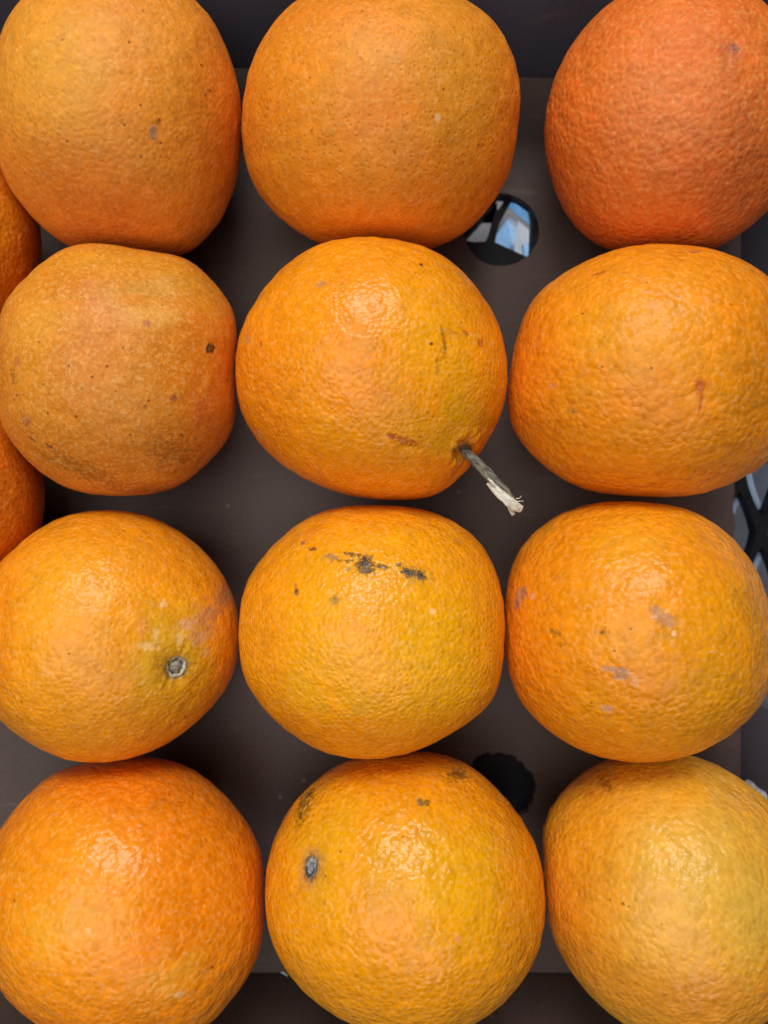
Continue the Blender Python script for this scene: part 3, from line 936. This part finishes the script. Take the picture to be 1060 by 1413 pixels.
FORM = dict(a1=0.7, a2=-1.5, a3=0.9, b1=-1.0, b2=0.85, b3=0.95, c1=0.8, c2=1.1, c3=0.95, d1=0.85, d2=1.0, d3=0.9, l1=0.8, l2=0.8)
PALE = dict(a1=0.42, a2=0.30, a3=0.55, b1=0.45, c1=0.25, d1=0.15, d3=0.70)        # how pale (less yellow) the peel is
ORANGE = {}
for si, k in enumerate(keys):
    ctr, shape = fits[k]
    sp = SPEC[k]
    bv = bvh_of(ctr, shape)
    patches, zones = [], []  # zones along fruit edges and contacts carry shade in their colour
    for (x, y, rx, ry, ang, col, st, soft, na, ns) in sp['patches']:
        loc, nrm = hit(bv, x, y)
        if loc is None:
            # just outside the outline: step towards the middle
            pc = project(ctr[None])[0]
            for q in np.linspace(0.02, 0.5, 25):
                loc, nrm = hit(bv, x + (pc[0] - x) * q, y + (pc[1] - y) * q)
                if loc is not None:
                    break
        s = (H - loc.z) / F
        rz = 1.6 * max(rx, ry) if max(rx, ry) < 60 else 1.2 * max(rx, ry)
        (zones if min(rx, ry) >= 18 and ns < 450 else patches).append((tuple(np.array(loc) - ctr), (rx * s, ry * s, rz * s), math.radians(ang), col, st, soft, na, ns))
    mat = orange_mat("orange_peel_" + k, sp['base'], sp['dark'], patches, sp['rough'], sp['pore'], sp['bump'], sp['wr'], si + 1, FORM[k],
                     pale=sp.get('pale', 0.28), gl=sp.get('gl', 660.0) * 1.08)
    me = bpy.data.meshes.new("orange")
    nv, nf = len(shape), len(ICO_F)
    me.vertices.add(nv); me.vertices.foreach_set("co", shape.astype(np.float32).ravel())
    me.loops.add(nf * 3); me.loops.foreach_set("vertex_index", ICO_F.ravel())
    me.polygons.add(nf); me.polygons.foreach_set("loop_start", np.arange(0, nf * 3, 3, dtype=np.int32))
    me.polygons.foreach_set("use_smooth", np.ones(nf, dtype=bool))
    me.update(calc_edges=True)
    tone = skin_tones(shape, sp['base'], sp['dark'], zones, si, PALE.get(k, 0.10))
    if k[0] == 'a':
        tone = tone * np.array([0.96, 0.96, 1.0])      # the duller, paler fruit of the back row
    ca = me.color_attributes.new("skin_tone", 'FLOAT_COLOR', 'POINT')
    ca.data.foreach_set("color", np.concatenate([tone, np.ones((nv, 1))], 1).astype(np.float32).ravel())
    o = link("orange", me, mat)
    o.location = Vector(ctr)
    tag(o, LABEL[k], "orange", "oranges in the cardboard tray")
    ORANGE[k] = (o, bv)


# ------------------------------------------------------------------ stem buttons and twig
def lathe_button(key, x, y, rx, ry, rot, mat, rim_mat, seed):
    o, bv = ORANGE[key]
    loc, n = hit(bv, x, y)
    s = (H - loc.z) / F
    r = random.Random(seed)
    prof = [(0.0, 0.16), (0.25, 0.20), (0.45, 0.05), (0.62, 0.0), (0.78, 0.16), (0.90, 0.22), (1.0, 0.12), (1.06, -0.25)]
    seg = 28
    ph = [r.uniform(0, 6.28) for _ in range(3)]
    vs, fs = [], []
    for j, (pr, ph_) in enumerate(prof):
        for i in range(seg):
            t = 2 * math.pi * i / seg
            k = pr * (1 + 0.03 * math.sin(3 * t + ph[0]) + 0.025 * math.sin(7 * t + ph[1]))
            vs.append((rx * s * k * math.cos(t), ry * s * k * math.sin(t),
                       rx * s * (ph_ + 0.05 * math.sin(5 * t + ph[2] + j) * (pr > 0)) + r.uniform(-1, 1) * 0.00004))
    for j in range(len(prof) - 1):
        for i in range(seg):
            a, b = j * seg + i, j * seg + (i + 1) % seg
            fs.append((a, b, b + seg, a + seg))
    q = Vector((0, 0, 1)).rotation_difference(n)
    Mx = q.to_matrix() @ Matrix.Rotation(math.radians(rot), 3, 'Z')
    base = Vector(loc) - Vector(o.location) + Vector(n) * 0.0003
    vs = [base + Mx @ Vector(v) for v in vs]
    me = mesh_of("stem_button", vs, fs)
    b = link("stem_button", me, [mat, rim_mat], o, smooth=True)
    for p in me.polygons:
        j = p.index // seg
        if j in (3, 4, 5):
            p.material_index = 1 if (p.index % seg) in range(14, 28) else 0
    return b


lathe_button('c1', 242, 919, 15, 15, 30, M_BUTTON, M_BUTTON_RIM, 4)
lathe_button('d2', 430, 1197, 7.5, 13, -8, M_BUTTON_D, M_BUTTON_DRIM, 6)


def tube(path, radii, seg, seed, rough=0.12, flat=1.0):
    """tapered rough tube along a list of points, closed at both ends"""
    r = random.Random(seed)
    vs, fs = [], []
    up = Vector((0, 0, 1))
    for i, p in enumerate(path):
        d = (path[min(i + 1, len(path) - 1)] - path[max(i - 1, 0)]).normalized()
        sx = d.cross(up).normalized(); sy = sx.cross(d).normalized()
        for k in range(seg):
            t = 2 * math.pi * k / seg
            R = radii[i] * (1 + rough * math.sin(3 * t + seed + i * 0.23) * 0.6 + r.uniform(-rough, rough) * 0.6)
            vs.append(p + sx * R * math.cos(t) + sy * R * math.sin(t) * flat)
    for i in range(len(path) - 1):
        for k in range(seg):
            a, b = i * seg + k, i * seg + (k + 1) % seg
            fs.append((a, b, b + seg, a + seg))
    fs.append(tuple(range(seg - 1, -1, -1)))
    fs.append(tuple(range((len(path) - 1) * seg, len(path) * seg)))
    return vs, fs


ob2, bv2 = ORANGE['b2']
root, _ = hit(bv2, 640, 620)
o2 = Vector(ob2.location)


def part_tube(name, pxs, radii_px, seg, seed, mat, parent, rough=0.12, flat=1.0, sub=4):
    pts, rad = [], []
    for i in range(len(pxs) - 1):
        for k in range(sub):
            f = k / sub
            a, b = pxs[i], pxs[i + 1]
            pts.append(at(a[0] + (b[0] - a[0]) * f, a[1] + (b[1] - a[1]) * f, a[2] + (b[2] - a[2]) * f) - o2)
            rad.append((radii_px[i] + (radii_px[i + 1] - radii_px[i]) * f) * 0.00021)
    pts.append(at(*pxs[-1]) - o2); rad.append(radii_px[-1] * 0.00021)
    vs, fs = tube(pts, rad, seg, seed, rough, flat)
    me = mesh_of(name, vs, fs)
    return link(name, me, mat, parent, smooth=True)


zr = root.z
lathe_button('b2', 641, 620, 9.5, 9.0, 0, M_CALYX, M_CALYX, 9).name = 'calyx'
twig = part_tube("twig", [(634, 614, zr - 0.003), (642, 623, zr), (655, 636, zr + 0.0015), (672, 653, zr + 0.003), (684, 666, zr + 0.004), (698, 678, zr + 0.0045), (710, 692, zr + 0.0045)],
                 [7.5, 6.3, 6.8, 7.4, 6.8, 5.6, 3.0], 20, 3, M_BARK, ob2, 0.09)
tag(twig, "grey broken twig with pale split end")
wood = part_tube("split_wood", [(672, 667, zr + 0.0046), (681, 673, zr + 0.0055), (692, 683, zr + 0.0060), (704, 692, zr + 0.0060), (713, 699, zr + 0.0056), (720, 703, zr + 0.005)],
                 [1.2, 4.6, 6.0, 6.6, 6.4, 4.6], 16, 5, M_WOOD, twig, 0.2, 0.5)
part_tube("splinter", [(673, 660, zr + 0.0056), (678, 664, zr + 0.0064), (684, 670, zr + 0.0066)], [0.5, 2.0, 1.0], 8, 6, M_WOOD, twig, 0.2, 0.6)
part_tube("splinter", [(699, 694, zr + 0.0040), (704, 703, zr + 0.0034), (709, 710, zr + 0.0028)], [1.2, 2.0, 3.0], 8, 7, M_WOOD, twig, 0.3, 0.5)
part_tube("fibre", [(712, 688, zr + 0.0055), (717, 687.5, zr + 0.0062), (720, 684, zr + 0.0066)], [0.7, 0.5, 0.25], 6, 8, M_WOOD, twig, 0.1)
part_tube("fibre", [(713, 692, zr + 0.0055), (719, 691.5, zr + 0.006), (723, 691.5, zr + 0.0062)], [0.7, 0.5, 0.25], 6, 9, M_WOOD, twig, 0.1)

# ------------------------------------------------------------------ bits lying in the tray
def shred(name, pts, label, cat, mat, seed, group=None):
    """a small curled strip of torn paper"""
    r = random.Random(seed)
    o0 = at(*pts[0][:3])
    vs, fs = [], []
    for (x, y, z, w) in pts:
        p = at(x, y, z) - o0
        k = w * 0.00022
        a = r.uniform(0.6, 1.6)
        d = Vector((math.cos(a), math.sin(a), r.uniform(0.1, 0.7))) * k
        n = Vector((0, 0, 0.0003))
        vs += [p - d, p + d, p + d + n, p - d + n]
    for i in range(len(pts) - 1):
        A, B = 4 * i, 4 * (i + 1)
        for q in range(4):
            fs.append((A + q, A + (q + 1) % 4, B + (q + 1) % 4, B + q))
    fs += [(3, 2, 1, 0), tuple(4 * (len(pts) - 1) + q for q in range(4))]
    o = link(name, mesh_of(name, vs, fs), mat)
    o.location = o0
    tag(o, label, cat, group)
    return o


shred("paper_shred", [(1028, 1078, 0.004, 5), (1036, 1082, 0.007, 4), (1043, 1090, 0.009, 5), (1049, 1094, 0.008, 6), (1055, 1100, 0.010, 5), (1059, 1106, 0.010, 3)],
      "small curl of torn pale paper behind the yellowest orange at the right wall", "paper", M_CARDEDGE, 3)
shred("paper_shred", [(388, 1341, 0.003, 1), (391, 1342, 0.0035, 1.6), (394, 1344, 0.0035, 1.8), (397, 1346, 0.004, 1)],
      "tiny pale flake in the dark gap at the bottom left of the oval-scarred orange", "paper", M_CARDEDGE, 4)
